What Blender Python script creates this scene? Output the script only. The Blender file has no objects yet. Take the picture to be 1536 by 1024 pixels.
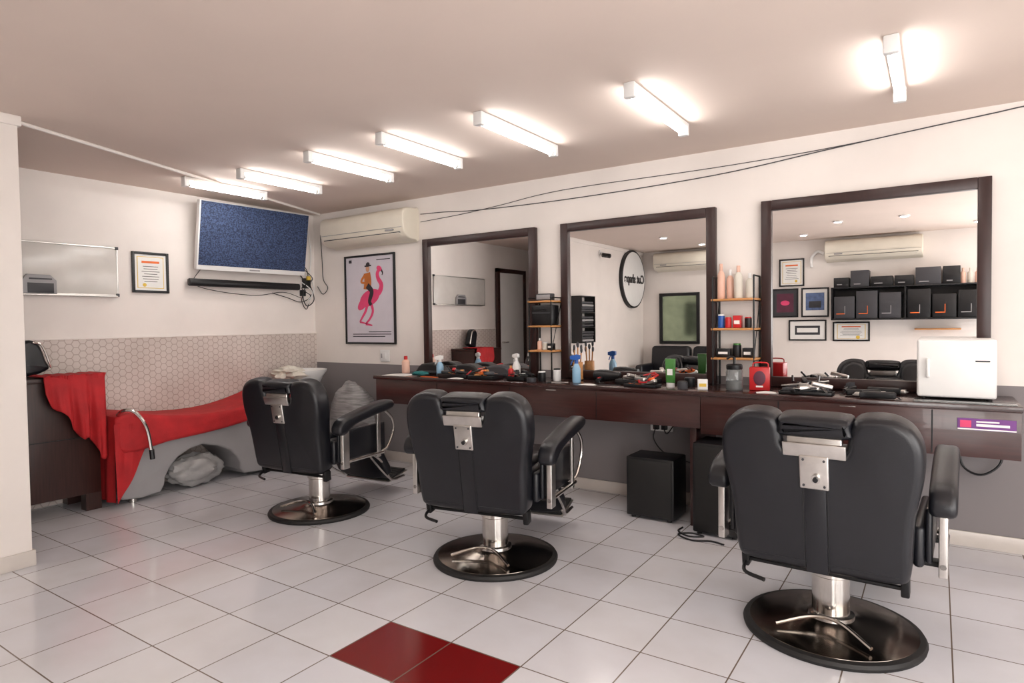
import bpy, bmesh, math, random
from mathutils import Vector, Matrix, noise
random.seed(7)
scene=bpy.context.scene
def S(r,g,b):
    f=lambda c:(c/255/12.92) if c/255<=0.04045 else ((c/255+0.055)/1.055)**2.4
    return (f(r),f(g),f(b),1)
# ---------------------------------------------------------------- materials
def mat(name,col,rough=.5,metal=0,var=0.0,vscale=8,bump=0,bscale=60,coat=0,emit=0,trans=0,stretch=None):
    m=bpy.data.materials.new(name); m.use_nodes=True; nt=m.node_tree; N=nt.nodes; L=nt.links
    b=N['Principled BSDF']; b.inputs['Base Color'].default_value=col
    b.inputs['Roughness'].default_value=rough; b.inputs['Metallic'].default_value=metal
    b.inputs['Coat Weight'].default_value=coat
    b.inputs['Transmission Weight'].default_value=trans
    if emit:
        b.inputs['Emission Color'].default_value=col; b.inputs['Emission Strength'].default_value=emit
    tc=N.new('ShaderNodeTexCoord'); src=tc.outputs['Object']
    if stretch:
        mp=N.new('ShaderNodeMapping'); mp.inputs['Scale'].default_value=stretch
        L.new(src,mp.inputs['Vector']); src=mp.outputs[0]
    if var>0:
        n=N.new('ShaderNodeTexNoise'); n.inputs['Scale'].default_value=vscale; n.inputs['Detail'].default_value=5
        L.new(src,n.inputs['Vector'])
        r=N.new('ShaderNodeValToRGB'); r.color_ramp.elements[0].position=.3; r.color_ramp.elements[1].position=.7
        r.color_ramp.elements[0].color=[c*(1-var) for c in col[:3]]+[1]
        r.color_ramp.elements[1].color=[min(1,c*(1+var)) for c in col[:3]]+[1]
        L.new(n.outputs['Fac'],r.inputs[0]); L.new(r.outputs[0],b.inputs['Base Color'])
    if bump>0:
        n2=N.new('ShaderNodeTexNoise'); n2.inputs['Scale'].default_value=bscale; n2.inputs['Detail'].default_value=3
        L.new(src,n2.inputs['Vector'])
        bp=N.new('ShaderNodeBump'); bp.inputs['Strength'].default_value=bump; bp.inputs['Distance'].default_value=.004
        L.new(n2.outputs['Fac'],bp.inputs['Height']); L.new(bp.outputs[0],b.inputs['Normal'])
    return m
WALL=S(234,226,220)
m_wall=mat('wall_paint',WALL,.75,var=.045,vscale=2.2,bump=.15,bscale=25)
m_ceil=mat('ceiling_paint',S(226,209,198),.85,var=.03,vscale=1.5,bump=.1,bscale=20)
m_leather=mat('black_leather',S(17,18,24),.36,var=.12,vscale=9,bump=.12,bscale=260)
m_leather2=mat('black_leather_seam',S(8,8,11),.5,var=.1)
m_chrome=mat('chrome',S(200,196,191),.16,1,var=.12,vscale=14)
m_dome=mat('worn_chrome',S(145,135,126),.16,1,var=.4,vscale=6)
m_brushed=mat('brushed_steel',S(205,202,198),.32,1,var=.06,vscale=30)
m_rubber=mat('black_rubber',S(20,19,19),.6,var=.1)
m_blackp=mat('black_plastic',S(15,15,18),.4,var=.1)
m_blackm=mat('black_metal',S(16,16,18),.45,0.3,var=.1)
m_wood=mat('dark_walnut',S(58,29,26),.3,var=.25,vscale=6,coat=.2,stretch=(1,12,12))
m_wood2=mat('dark_walnut_top',S(50,27,25),.25,var=.25,vscale=5,coat=.3,stretch=(1,14,14))
m_woodv=mat('dark_walnut_cabinet',S(52,29,25),.35,var=.3,vscale=6,stretch=(14,14,1))
m_mfr=mat('mirror_frame_wood',S(46,24,22),.38,var=.2,vscale=6,stretch=(6,6,2))
m_oak=mat('oak_board',S(190,134,80),.45,var=.15,vscale=8,stretch=(1,10,10))
m_glass=mat('mirror_glass',(.92,.92,.92,1),.0,1)
m_white=mat('white_plastic',S(232,231,229),.35,var=.02)
m_acw=mat('ac_plastic',S(226,218,202),.4,var=.03)
m_grey=mat('grey_plastic',S(150,148,149),.4,var=.05,vscale=4)
m_dkgrey=mat('dark_grey',S(58,58,62),.5,var=.08)
m_red=mat('red_fabric',S(176,28,33),.75,var=.15,vscale=10,bump=.4,bscale=120)
m_redp=mat('red_plastic',S(190,30,34),.35,var=.05)
m_paper=mat('paper',S(236,234,230),.7,var=.02)
m_lav=mat('poster_paper',S(208,202,210),.6,var=.03)
m_pink=mat('flamingo_pink',S(220,68,114),.6,var=.1)
m_orange=mat('orange_plastic',S(224,104,38),.4,var=.08)
m_blue=mat('blue_plastic',S(40,90,170),.35,var=.08)
m_ltblue=mat('light_blue_plastic',S(140,180,208),.25,var=.08)
m_green=mat('green_plastic',S(64,120,56),.35,var=.08)
m_teal=mat('teal_cloth',S(30,104,104),.8,var=.15)
m_peach=mat('peach_plastic',S(228,184,164),.35,var=.05)
m_cream=mat('cream_cloth',S(216,210,198),.8,var=.08)
m_yellow=mat('yellow_card',S(222,186,70),.5,var=.05)
m_purple=mat('purple_sticker',S(110,56,128),.5,var=.1)
m_clear=mat('clear_glass',S(225,230,230),.08,trans=.85)
m_tube=mat('tube_glow',(1,.97,.94,1),.4,emit=30)
m_spot=mat('downlight_glow',(1,.96,.92,1),.4,emit=170)
m_pane=mat('added_window_pane',(1,.99,.97,1),.2,emit=2)  # glowing pane for the added, unseen windows
m_bag=mat('plastic_bag',S(160,158,157),.35,var=.12,vscale=12)
m_sack=mat('grey_striped_sack',S(140,138,138),.45,var=.4,vscale=7,stretch=(1,1,9))
m_mirror2=mat('green_mirror',S(150,165,140),.1,.8,var=.1)
m_base=mat('baseboard_tile',S(203,195,188),.3,var=.05)
m_skin=mat('print_skin',S(200,150,120),.6,var=.05)
m_ink=mat('print_ink',S(50,45,50),.7,var=.1)
m_orjk=mat('print_jacket',S(190,110,50),.7,var=.1)
m_wine=mat('wine_art',S(90,40,60),.5,var=.2)
m_artb=mat('blue_art',S(90,110,150),.5,var=.3,vscale=20)

def tv_mat():
    m=bpy.data.materials.new('tv_screen_speckle'); m.use_nodes=True; nt=m.node_tree; N=nt.nodes; L=nt.links; b=N['Principled BSDF']
    tc=N.new('ShaderNodeTexCoord'); v=N.new('ShaderNodeTexNoise'); v.inputs['Scale'].default_value=85; v.inputs['Detail'].default_value=2; L.new(tc.outputs['Object'],v.inputs['Vector'])
    r=N.new('ShaderNodeValToRGB'); r.color_ramp.elements[0].position=.40; r.color_ramp.elements[0].color=S(30,42,70); r.color_ramp.elements[1].position=.62; r.color_ramp.elements[1].color=S(66,84,120)
    L.new(v.outputs['Fac'],r.inputs[0]); L.new(r.outputs[0],b.inputs['Base Color']); b.inputs['Roughness'].default_value=.75
    return m
m_tvs=tv_mat()
def tile_floor():
    m=bpy.data.materials.new('floor_tiles'); m.use_nodes=True; nt=m.node_tree; N=nt.nodes; L=nt.links
    b=N['Principled BSDF']; tc=N.new('ShaderNodeTexCoord')
    T=.3338
    mp=N.new('ShaderNodeMapping'); mp.inputs['Location'].default_value=(1.9502+T*60,-1.6061+T*60,0)
    L.new(tc.outputs['Object'],mp.inputs['Vector'])
    br=N.new('ShaderNodeTexBrick'); br.offset=0; br.squash=1
    br.inputs['Scale'].default_value=1; br.inputs['Brick Width'].default_value=T; br.inputs['Row Height'].default_value=T
    br.inputs['Mortar Size'].default_value=.0028; br.inputs['Mortar Smooth'].default_value=.1; br.inputs['Bias'].default_value=0
    br.inputs['Color1'].default_value=S(218,218,222); br.inputs['Color2'].default_value=S(211,211,217)
    br.inputs['Mortar'].default_value=S(112,98,88)
    L.new(mp.outputs[0],br.inputs['Vector'])
    sp=N.new('ShaderNodeSeparateXYZ'); L.new(tc.outputs['Object'],sp.inputs[0])
    def rng(out,a,c):
        g=N.new('ShaderNodeMath'); g.operation='GREATER_THAN'; L.new(out,g.inputs[0]); g.inputs[1].default_value=a
        l=N.new('ShaderNodeMath'); l.operation='LESS_THAN'; L.new(out,l.inputs[0]); l.inputs[1].default_value=c
        k=N.new('ShaderNodeMath'); k.operation='MULTIPLY'; L.new(g.outputs[0],k.inputs[0]); L.new(l.outputs[0],k.inputs[1]); return k.outputs[0]
    k=N.new('ShaderNodeMath'); k.operation='MULTIPLY'
    L.new(rng(sp.outputs[0],-1.9502,-1.9502+2*T),k.inputs[0]); L.new(rng(sp.outputs[1],1.6061,1.6061+T),k.inputs[1])
    inv=N.new('ShaderNodeMath'); inv.operation='SUBTRACT'; inv.inputs[0].default_value=1; L.new(br.outputs['Fac'],inv.inputs[1])
    k2=N.new('ShaderNodeMath'); k2.operation='MULTIPLY'; L.new(k.outputs[0],k2.inputs[0]); L.new(inv.outputs[0],k2.inputs[1])
    mx=N.new('ShaderNodeMix'); mx.data_type='RGBA'; L.new(k2.outputs[0],mx.inputs[0]); L.new(br.outputs['Color'],mx.inputs[6]); mx.inputs[7].default_value=S(112,20,20)
    n=N.new('ShaderNodeTexNoise'); n.inputs['Scale'].default_value=2.3; n.inputs['Detail'].default_value=6; L.new(tc.outputs['Object'],n.inputs['Vector'])
    r=N.new('ShaderNodeValToRGB'); r.color_ramp.elements[0].position=.25; r.color_ramp.elements[0].color=(.88,.86,.84,1); r.color_ramp.elements[1].position=.6; r.color_ramp.elements[1].color=(1,1,1,1)
    L.new(n.outputs['Fac'],r.inputs[0])
    mm=N.new('ShaderNodeMix'); mm.data_type='RGBA'; mm.blend_type='MULTIPLY'; mm.inputs[0].default_value=1
    L.new(mx.outputs[2],mm.inputs[6]); L.new(r.outputs[0],mm.inputs[7]); L.new(mm.outputs[2],b.inputs['Base Color'])
    b.inputs['Roughness'].default_value=.16
    bp=N.new('ShaderNodeBump'); bp.invert=True; bp.inputs['Strength'].default_value=.4; bp.inputs['Distance'].default_value=.002
    L.new(br.outputs['Fac'],bp.inputs['Height']); L.new(bp.outputs[0],b.inputs['Normal'])
    return m
m_floor=tile_floor()

def hex_mat():
    m=bpy.data.materials.new('honeycomb_tile'); m.use_nodes=True; nt=m.node_tree; N=nt.nodes; L=nt.links
    b=N['Principled BSDF']; tc=N.new('ShaderNodeTexCoord'); sp=N.new('ShaderNodeSeparateXYZ'); L.new(tc.outputs['Object'],sp.inputs[0])
    cb=N.new('ShaderNodeCombineXYZ'); L.new(sp.outputs[2],cb.inputs[0]); L.new(sp.outputs[1],cb.inputs[1]); cb.inputs[2].default_value=0
    def vm(op,a,bv):
        v=N.new('ShaderNodeVectorMath'); v.operation=op
        if isinstance(a,tuple): v.inputs[0].default_value=a
        else: L.new(a,v.inputs[0])
        if bv is not None:
            if isinstance(bv,tuple): v.inputs[1].default_value=bv
            else: L.new(bv,v.inputs[1])
        return v
    s=.053; r=(1,1.7320508,1); h=(.5,.8660254,0)
    p=vm('MULTIPLY',cb.outputs[0],(1/s,1/s,0)).outputs[0]
    p=vm('ADD',p,(100,173.20508,0)).outputs[0]
    a=vm('SUBTRACT',vm('MODULO',p,r).outputs[0],h).outputs[0]
    c=vm('SUBTRACT',vm('MODULO',vm('ADD',p,h).outputs[0],r).outputs[0],h).outputs[0]
    da=vm('DOT_PRODUCT',a,a).outputs['Value']; dc=vm('DOT_PRODUCT',c,c).outputs['Value']
    lt=N.new('ShaderNodeMath'); lt.operation='LESS_THAN'; L.new(dc,lt.inputs[0]); L.new(da,lt.inputs[1])
    mv=N.new('ShaderNodeMix'); mv.data_type='VECTOR'; L.new(lt.outputs[0],mv.inputs[0]); L.new(a,mv.inputs[4]); L.new(c,mv.inputs[5])
    ab=vm('ABSOLUTE',mv.outputs[1],None).outputs[0]
    d2=vm('DOT_PRODUCT',ab,(.5,.8660254,0)).outputs['Value']
    s2=N.new('ShaderNodeSeparateXYZ'); L.new(ab,s2.inputs[0])
    mxx=N.new('ShaderNodeMath'); mxx.operation='MAXIMUM'; L.new(d2,mxx.inputs[0]); L.new(s2.outputs[0],mxx.inputs[1])
    ramp=N.new('ShaderNodeValToRGB'); ramp.color_ramp.elements[0].position=.42; ramp.color_ramp.elements[0].color=S(212,201,194)
    ramp.color_ramp.elements[1].position=.47; ramp.color_ramp.elements[1].color=S(178,163,154)
    L.new(mxx.outputs[0],ramp.inputs[0])
    n=N.new('ShaderNodeTexNoise'); n.inputs['Scale'].default_value=3; n.inputs['Detail'].default_value=5; L.new(tc.outputs['Object'],n.inputs['Vector'])
    rr=N.new('ShaderNodeValToRGB'); rr.color_ramp.elements[0].position=.3; rr.color_ramp.elements[0].color=(.84,.82,.81,1); rr.color_ramp.elements[1].position=.7; rr.color_ramp.elements[1].color=(1,1,1,1)
    L.new(n.outputs['Fac'],rr.inputs[0])
    mm=N.new('ShaderNodeMix'); mm.data_type='RGBA'; mm.blend_type='MULTIPLY'; mm.inputs[0].default_value=1
    L.new(ramp.outputs[0],mm.inputs[6]); L.new(rr.outputs[0],mm.inputs[7]); L.new(mm.outputs[2],b.inputs['Base Color'])
    b.inputs['Roughness'].default_value=.45
    return m
m_hex=hex_mat()
def dado_wall():
    m=m_wall.copy(); m.name='wall_paint_with_grey_dado'; nt=m.node_tree; N=nt.nodes; L=nt.links
    b=N['Principled BSDF']; src=b.inputs['Base Color'].links[0].from_socket
    tc=N.new('ShaderNodeTexCoord'); sp=N.new('ShaderNodeSeparateXYZ'); L.new(tc.outputs['Object'],sp.inputs[0])
    lt=N.new('ShaderNodeMath'); lt.operation='LESS_THAN'; L.new(sp.outputs[2],lt.inputs[0]); lt.inputs[1].default_value=.905
    mx=N.new('ShaderNodeMix'); mx.data_type='RGBA'; L.new(lt.outputs[0],mx.inputs[0]); L.new(src,mx.inputs[6]); mx.inputs[7].default_value=S(130,124,125)
    L.new(mx.outputs[2],b.inputs['Base Color']); return m
m_dado=dado_wall()

# ---------------------------------------------------------------- mesh builder
def smooth_closed(pts,n=5):
    out=[];N_=len(pts)
    for i in range(N_):
        p0,p1,p2,p3=[Vector(pts[(i+k-1)%N_]) for k in range(4)]
        for j in range(n):
            t=j/n
            out.append(.5*((2*p1)+(-p0+p2)*t+(2*p0-5*p1+4*p2-p3)*t*t+(-p0+3*p1-3*p2+p3)*t**3))
    return out
def smooth_open(pts,n=6):
    P=[Vector(p) for p in pts]; P=[2*P[0]-P[1]]+P+[2*P[-1]-P[-2]]; out=[]
    for i in range(1,len(P)-2):
        p0,p1,p2,p3=P[i-1:i+3]
        for j in range(n):
            t=j/n
            out.append(.5*((2*p1)+(-p0+p2)*t+(2*p0-5*p1+4*p2-p3)*t*t+(-p0+3*p1-3*p2+p3)*t**3))
    out.append(P[-2]); return out
class M:
    def __init__(s,name,loc=(0,0,0),rz=0,scale=1):
        s.name=name; s.v=[];s.f=[];s.mi=[];s.mats=[]; s.loc=loc;s.rz=rz;s.sc=scale; s.mx=Matrix.Identity(4)
    def _m(s,m):
        if m not in s.mats: s.mats.append(m)
        return s.mats.index(m)
    def add(s,verts,faces,m):
        o=len(s.v); s.v+= [tuple(s.mx@Vector(v)) for v in verts]; k=s._m(m)
        for f in faces: s.f.append(tuple(i+o for i in f)); s.mi.append(k)
    def addbm(s,bm,m):
        bm.verts.index_update(); s.add([v.co[:] for v in bm.verts],[[v.index for v in f.verts] for f in bm.faces],m); bm.free()
    def box(s,c,sz,m,bev=0,rot=None,seg=3):
        bm=bmesh.new(); bmesh.ops.create_cube(bm,size=1)
        for v in bm.verts: v.co=Vector((v.co.x*sz[0],v.co.y*sz[1],v.co.z*sz[2]))
        if bev: bmesh.ops.bevel(bm,geom=bm.edges[:]+bm.verts[:],offset=min(bev,min(sz)*.49),segments=seg,profile=.5,affect='EDGES')
        R=Matrix.Identity(4)
        if rot:
            from mathutils import Euler
            R=Euler([math.radians(a) for a in rot]).to_matrix().to_4x4()
        for v in bm.verts: v.co=(R@v.co)+Vector(c)
        s.addbm(bm,m); return s
    def b2(s,a,b,m,bev=0,seg=2):
        return s.box([(a[i]+b[i])/2 for i in range(3)],[abs(b[i]-a[i]) for i in range(3)],m,bev,seg=seg)
    def cyl(s,p0,p1,r,m,r2=None,n=20):
        p0,p1=Vector(p0),Vector(p1); r2=r if r2 is None else r2; d=(p1-p0).normalized()
        a=d.orthogonal().normalized(); b=d.cross(a); vs=[]
        for p,rr in((p0,r),(p1,r2)):
            for i in range(n):
                t=2*math.pi*i/n; vs.append(p+(a*math.cos(t)+b*math.sin(t))*rr)
        fs=[(i,(i+1)%n,n+(i+1)%n,n+i) for i in range(n)]+[tuple(range(n-1,-1,-1)),tuple(range(n,2*n))]
        s.add(vs,fs,m); return s
    def lathe(s,prof,c,m,n=32):
        vs=[];k=len(prof)
        for r,z in prof:
            for i in range(n):
                t=2*math.pi*i/n; vs.append((c[0]+r*math.cos(t),c[1]+r*math.sin(t),c[2]+z))
        fs=[]
        for j in range(k-1):
            for i in range(n): fs.append((j*n+i,j*n+(i+1)%n,(j+1)*n+(i+1)%n,(j+1)*n+i))
        fs.append(tuple(range(n-1,-1,-1))); fs.append(tuple((k-1)*n+i for i in range(n)))
        s.add(vs,fs,m); return s
    def ell(s,c,r,m,n=20,k=12,nz=0,seed=0):
        vs=[];fs=[]
        for j in range(k+1):
            ph=math.pi*j/k
            for i in range(n):
                t=2*math.pi*i/n; v=Vector((math.sin(ph)*math.cos(t),math.sin(ph)*math.sin(t),math.cos(ph)))
                q=1+nz*noise.noise(v*2.2+Vector((seed,0,0)))+nz*.5*noise.noise(v*6+Vector((seed,3,0))) if nz else 1
                vs.append((c[0]+v.x*r[0]*q,c[1]+v.y*r[1]*q,c[2]+v.z*r[2]*q))
        for j in range(k):
            for i in range(n): fs.append((j*n+i,(j+1)*n+i,(j+1)*n+(i+1)%n,j*n+(i+1)%n))
        s.add(vs,fs,m); return s
    def tube(s,pts,r,m,sm=True,n=8):
        P=smooth_open(pts) if sm and len(pts)>2 else [Vector(p) for p in pts]
        vs=[];fs=[]; a=None
        for i,p in enumerate(P):
            d=(P[min(i+1,len(P)-1)]-P[max(i-1,0)]).normalized()
            if a is None: a=d.orthogonal().normalized()
            else: a=(a-d*a.dot(d)).normalized()
            b=d.cross(a)
            for j in range(n):
                t=2*math.pi*j/n; vs.append(p+(a*math.cos(t)+b*math.sin(t))*r)
        for i in range(len(P)-1):
            for j in range(n): fs.append((i*n+j,i*n+(j+1)%n,(i+1)*n+(j+1)%n,(i+1)*n+j))
        fs.append(tuple(range(n-1,-1,-1))); fs.append(tuple((len(P)-1)*n+j for j in range(n)))
        s.add(vs,fs,m); return s
    def pillow(s,out2,lo,hi,r,m,axis='y',seg=4,sm=4,puff=0):
        """closed 2D outline extruded along axis with rounded rim"""
        O=smooth_closed([Vector((a,b)) for a,b in out2],sm) if sm else [Vector(o) for o in out2]
        n=len(O); area=sum(O[i].x*O[(i+1)%n].y-O[(i+1)%n].x*O[i].y for i in range(n))
        if area<0: O.reverse()
        nor=[]
        for i in range(n):
            t=(O[(i+1)%n]-O[i-1]); t=t.normalized() if t.length>0 else Vector((1,0)); nor.append(Vector((t.y,-t.x)))
        if r>0:
            lay=[(lo+r*(1-math.cos(math.pi/2*k/seg)),r*(1-math.sin(math.pi/2*k/seg))) for k in range(seg+1)]
            up=[(hi-(d-lo),o) for d,o in reversed(lay)]
            lay=lay+up
        else: lay=[(lo,0),(hi,0)]
        vs=[];fs=[]
        def V3(p,d): return {'y':(p.x,d,p.y),'x':(d,p.x,p.y),'z':(p.x,p.y,d)}[axis]
        for d,o in lay:
            for i in range(n): vs.append(V3(O[i]-nor[i]*o,d))
        for j in range(len(lay)-1):
            for i in range(n): fs.append((j*n+i,j*n+(i+1)%n,(j+1)*n+(i+1)%n,(j+1)*n+i))
        fs.append(tuple(range(n-1,-1,-1))); fs.append(tuple((len(lay)-1)*n+i for i in range(n)))
        s.add(vs,fs,m); return s
    def poly(s,pts,m): s.add(pts,[tuple(range(len(pts)))],m); return s
    def grid(s,fn,nu,nv,m):
        vs=[fn(i/nu,j/nv) for j in range(nv+1) for i in range(nu+1)]
        fs=[(j*(nu+1)+i,j*(nu+1)+i+1,(j+1)*(nu+1)+i+1,(j+1)*(nu+1)+i) for j in range(nv) for i in range(nu)]
        s.add(vs,fs,m); return s
    def done(s,ang=38,fix=True):
        me=bpy.data.meshes.new(s.name); me.from_pydata(s.v,[],s.f)
        for m in s.mats: me.materials.append(m)
        me.polygons.foreach_set('material_index',s.mi); me.polygons.foreach_set('use_smooth',[True]*len(s.f))
        if fix:
            bm=bmesh.new(); bm.from_mesh(me); bmesh.ops.recalc_face_normals(bm,faces=bm.faces[:]); bm.to_mesh(me); bm.free()
        me.set_sharp_from_angle(angle=math.radians(ang)); me.update()
        o=bpy.data.objects.new(s.name,me); bpy.context.collection.objects.link(o)
        o.location=s.loc; o.rotation_euler=(0,0,math.radians(s.rz)); o.scale=(s.sc,)*3
        return o

# ---------------------------------------------------------------- room
XL,XR,YF,YB,H=-5.35,2.3,4.32,-1.4,2.4154
M('floor').b2((XL-.1,YB-.1,-.1),(XR+.1,YF+.1,0),m_floor).done()
M('ceiling').b2((XL-.1,YB-.1,H),(XR+.1,YF+.1,H+.1),m_ceil).done()
M('wall_back').b2((XL-.1,YF,0),(XR+.1,YF+.1,H),m_dado).done()
M('wall_left').b2((XL-.1,YB,0),(XL,YF,H),m_wall).done()
M('wall_right').b2((XR,YB,0),(XR+.1,YF,H),m_wall).done()
M('wall_front').b2((XL-.1,YB-.1,0),(XR+.1,YB,H),m_wall).done()
WX=-4.07
M('wall_partition').b2((WX-.13,YB,0),(WX,1.37,H),m_wall,.006).done()
M('trim_1').b2((WX-.16,YB,H-.055),(WX+.012,1.385,H),m_wall,.006).done()
M('trim_2').tube([(-4.14,1.38,H-.012),(-5.2,4.28,H-.012)],.011,m_wall,sm=False).done()
M('trim_3').b2((XL,YB,0),(XL+.012,YF,1.2),m_hex).b2((XL,YB,1.2),(XL+.016,YF,1.212),m_wall,.003).done()
M('baseboard_back').b2((XL,YF-.012,0),(XR,YF,.085),m_base,.003).done()
M('baseboard_partition').b2((WX,YB,0),(WX+.012,1.382,.085),m_base,.003).b2((WX-.14,1.37,0),(WX+.012,1.382,.085),m_base,.003).done()
M('baseboard_front').b2((XL,YB,0),(XR,YB+.012,.085),m_base,.003).done()
M('baseboard_right').b2((XR-.012,YB,0),(XR,YF,.085),m_base,.003).done()
d=M('door_1',(XL+.012,.68,0),90)
d.b2((-.38,-.05,0),(-.32,0,2.08),m_woodv,.004).b2((.32,-.05,0),(.38,0,2.08),m_woodv,.004).b2((-.38,-.05,2.02),(.38,0,2.08),m_woodv,.004)
d.b2((-.32,-.03,0.005),(.32,-.002,2.02),m_white,.004).cyl((.25,-.03,1.0),(.25,-.07,1.0),.012,m_chrome).tube([(.25,-.07,1.0),(.15,-.07,1.0)],.009,m_chrome)
d.done()
# unseen windows, added to brighten floor, ceiling and walls
def added_window(name,loc,rz,w,z0,z1,power):
    o=M(name,loc,rz); fr=.05
    o.b2((-w/2,-.05,z0),(-w/2+fr,-.002,z1),m_dkgrey,.004).b2((w/2-fr,-.05,z0),(w/2,-.002,z1),m_dkgrey,.004).b2((-w/2,-.05,z0),(w/2,-.002,z0+fr),m_dkgrey,.004).b2((-w/2,-.05,z1-fr),(w/2,-.002,z1),m_dkgrey,.004)
    for k in(1,2): o.b2((-w/2+w*k/3-.02,-.05,z0),(-w/2+w*k/3+.02,-.002,z1),m_dkgrey,.004)
    o.b2((-w/2+fr,-.012,z0+fr),(w/2-fr,-.004,z1-fr),m_pane); ob=o.done()
    l=bpy.data.lights.new(name+'_fill_light','AREA'); l.shape='RECTANGLE'; l.size=w-.1; l.size_y=z1-z0-.1; l.energy=power; l.color=(1,.985,.97)  # fill lamp set in front of the added pane
    lo=bpy.data.objects.new(name+'_fill_light',l); bpy.context.collection.objects.link(lo); lo.parent=ob
    lo.location=(0,-.06,(z0+z1)/2); lo.rotation_euler=(math.radians(-90),0,0)
added_window('added_window_1',(XR,1.0,0),-90,3.2,.25,2.15,50)
added_window('added_window_2',(1.45,YB,0),180,1.4,.15,2.15,50)

# ---------------------------------------------------------------- tubes
def tube_light(x,y0,y1):
    o=M('ceiling_tube_light'); 
    o.b2((x-.026,y0,H-.028),(x+.026,y1,H),m_white,.006)
    o.b2((x-.028,y0-.005,H-.074),(x+.028,y0+.03,H-.001),m_white,.006).b2((x-.028,y1-.03,H-.074),(x+.028,y1+.005,H-.001),m_white,.006)
    o.cyl((x,y0+.03,H-.053),(x,y0+.05,H-.053),.015,m_brushed).cyl((x,y1-.05,H-.053),(x,y1-.03,H-.053),.015,m_brushed)
    o.cyl((x,y0+.05,H-.053),(x,y1-.05,H-.053),.0165,m_tube,n=16)
    o.done()
for x,a,b in [(-4.72,2.62,3.32),(-4.17,2.72,3.44),(-3.41,2.71,3.48),(-2.74,2.70,3.46),(-2.05,2.75,3.57),(-1.22,2.84,3.63),(-.16,2.99,3.71),(.95,2.9,3.7),(1.8,1.2,2.0)]:  # last two tubes are out of view, added for extra light
    tube_light(x,a,b)
for x,y in [(-.97,.3),(-.31,.3),(-3.1,.25),(1.0,.3),(-2.2,.3),(.4,-.7),(-1.5,-.7),(-2.9,-.8)]:  # first three show in the mirrors; the others are added as fill
    o=M('ceiling_downlight',(x,y,H)); o.lathe([(.055,0),(.055,-.012),(.045,-.016),(.04,-.008)],(0,0,-.0005),m_white,24)
    o.cyl((0,0,-.006),(0,0,-.017),.036,m_spot); o.done()

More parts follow.
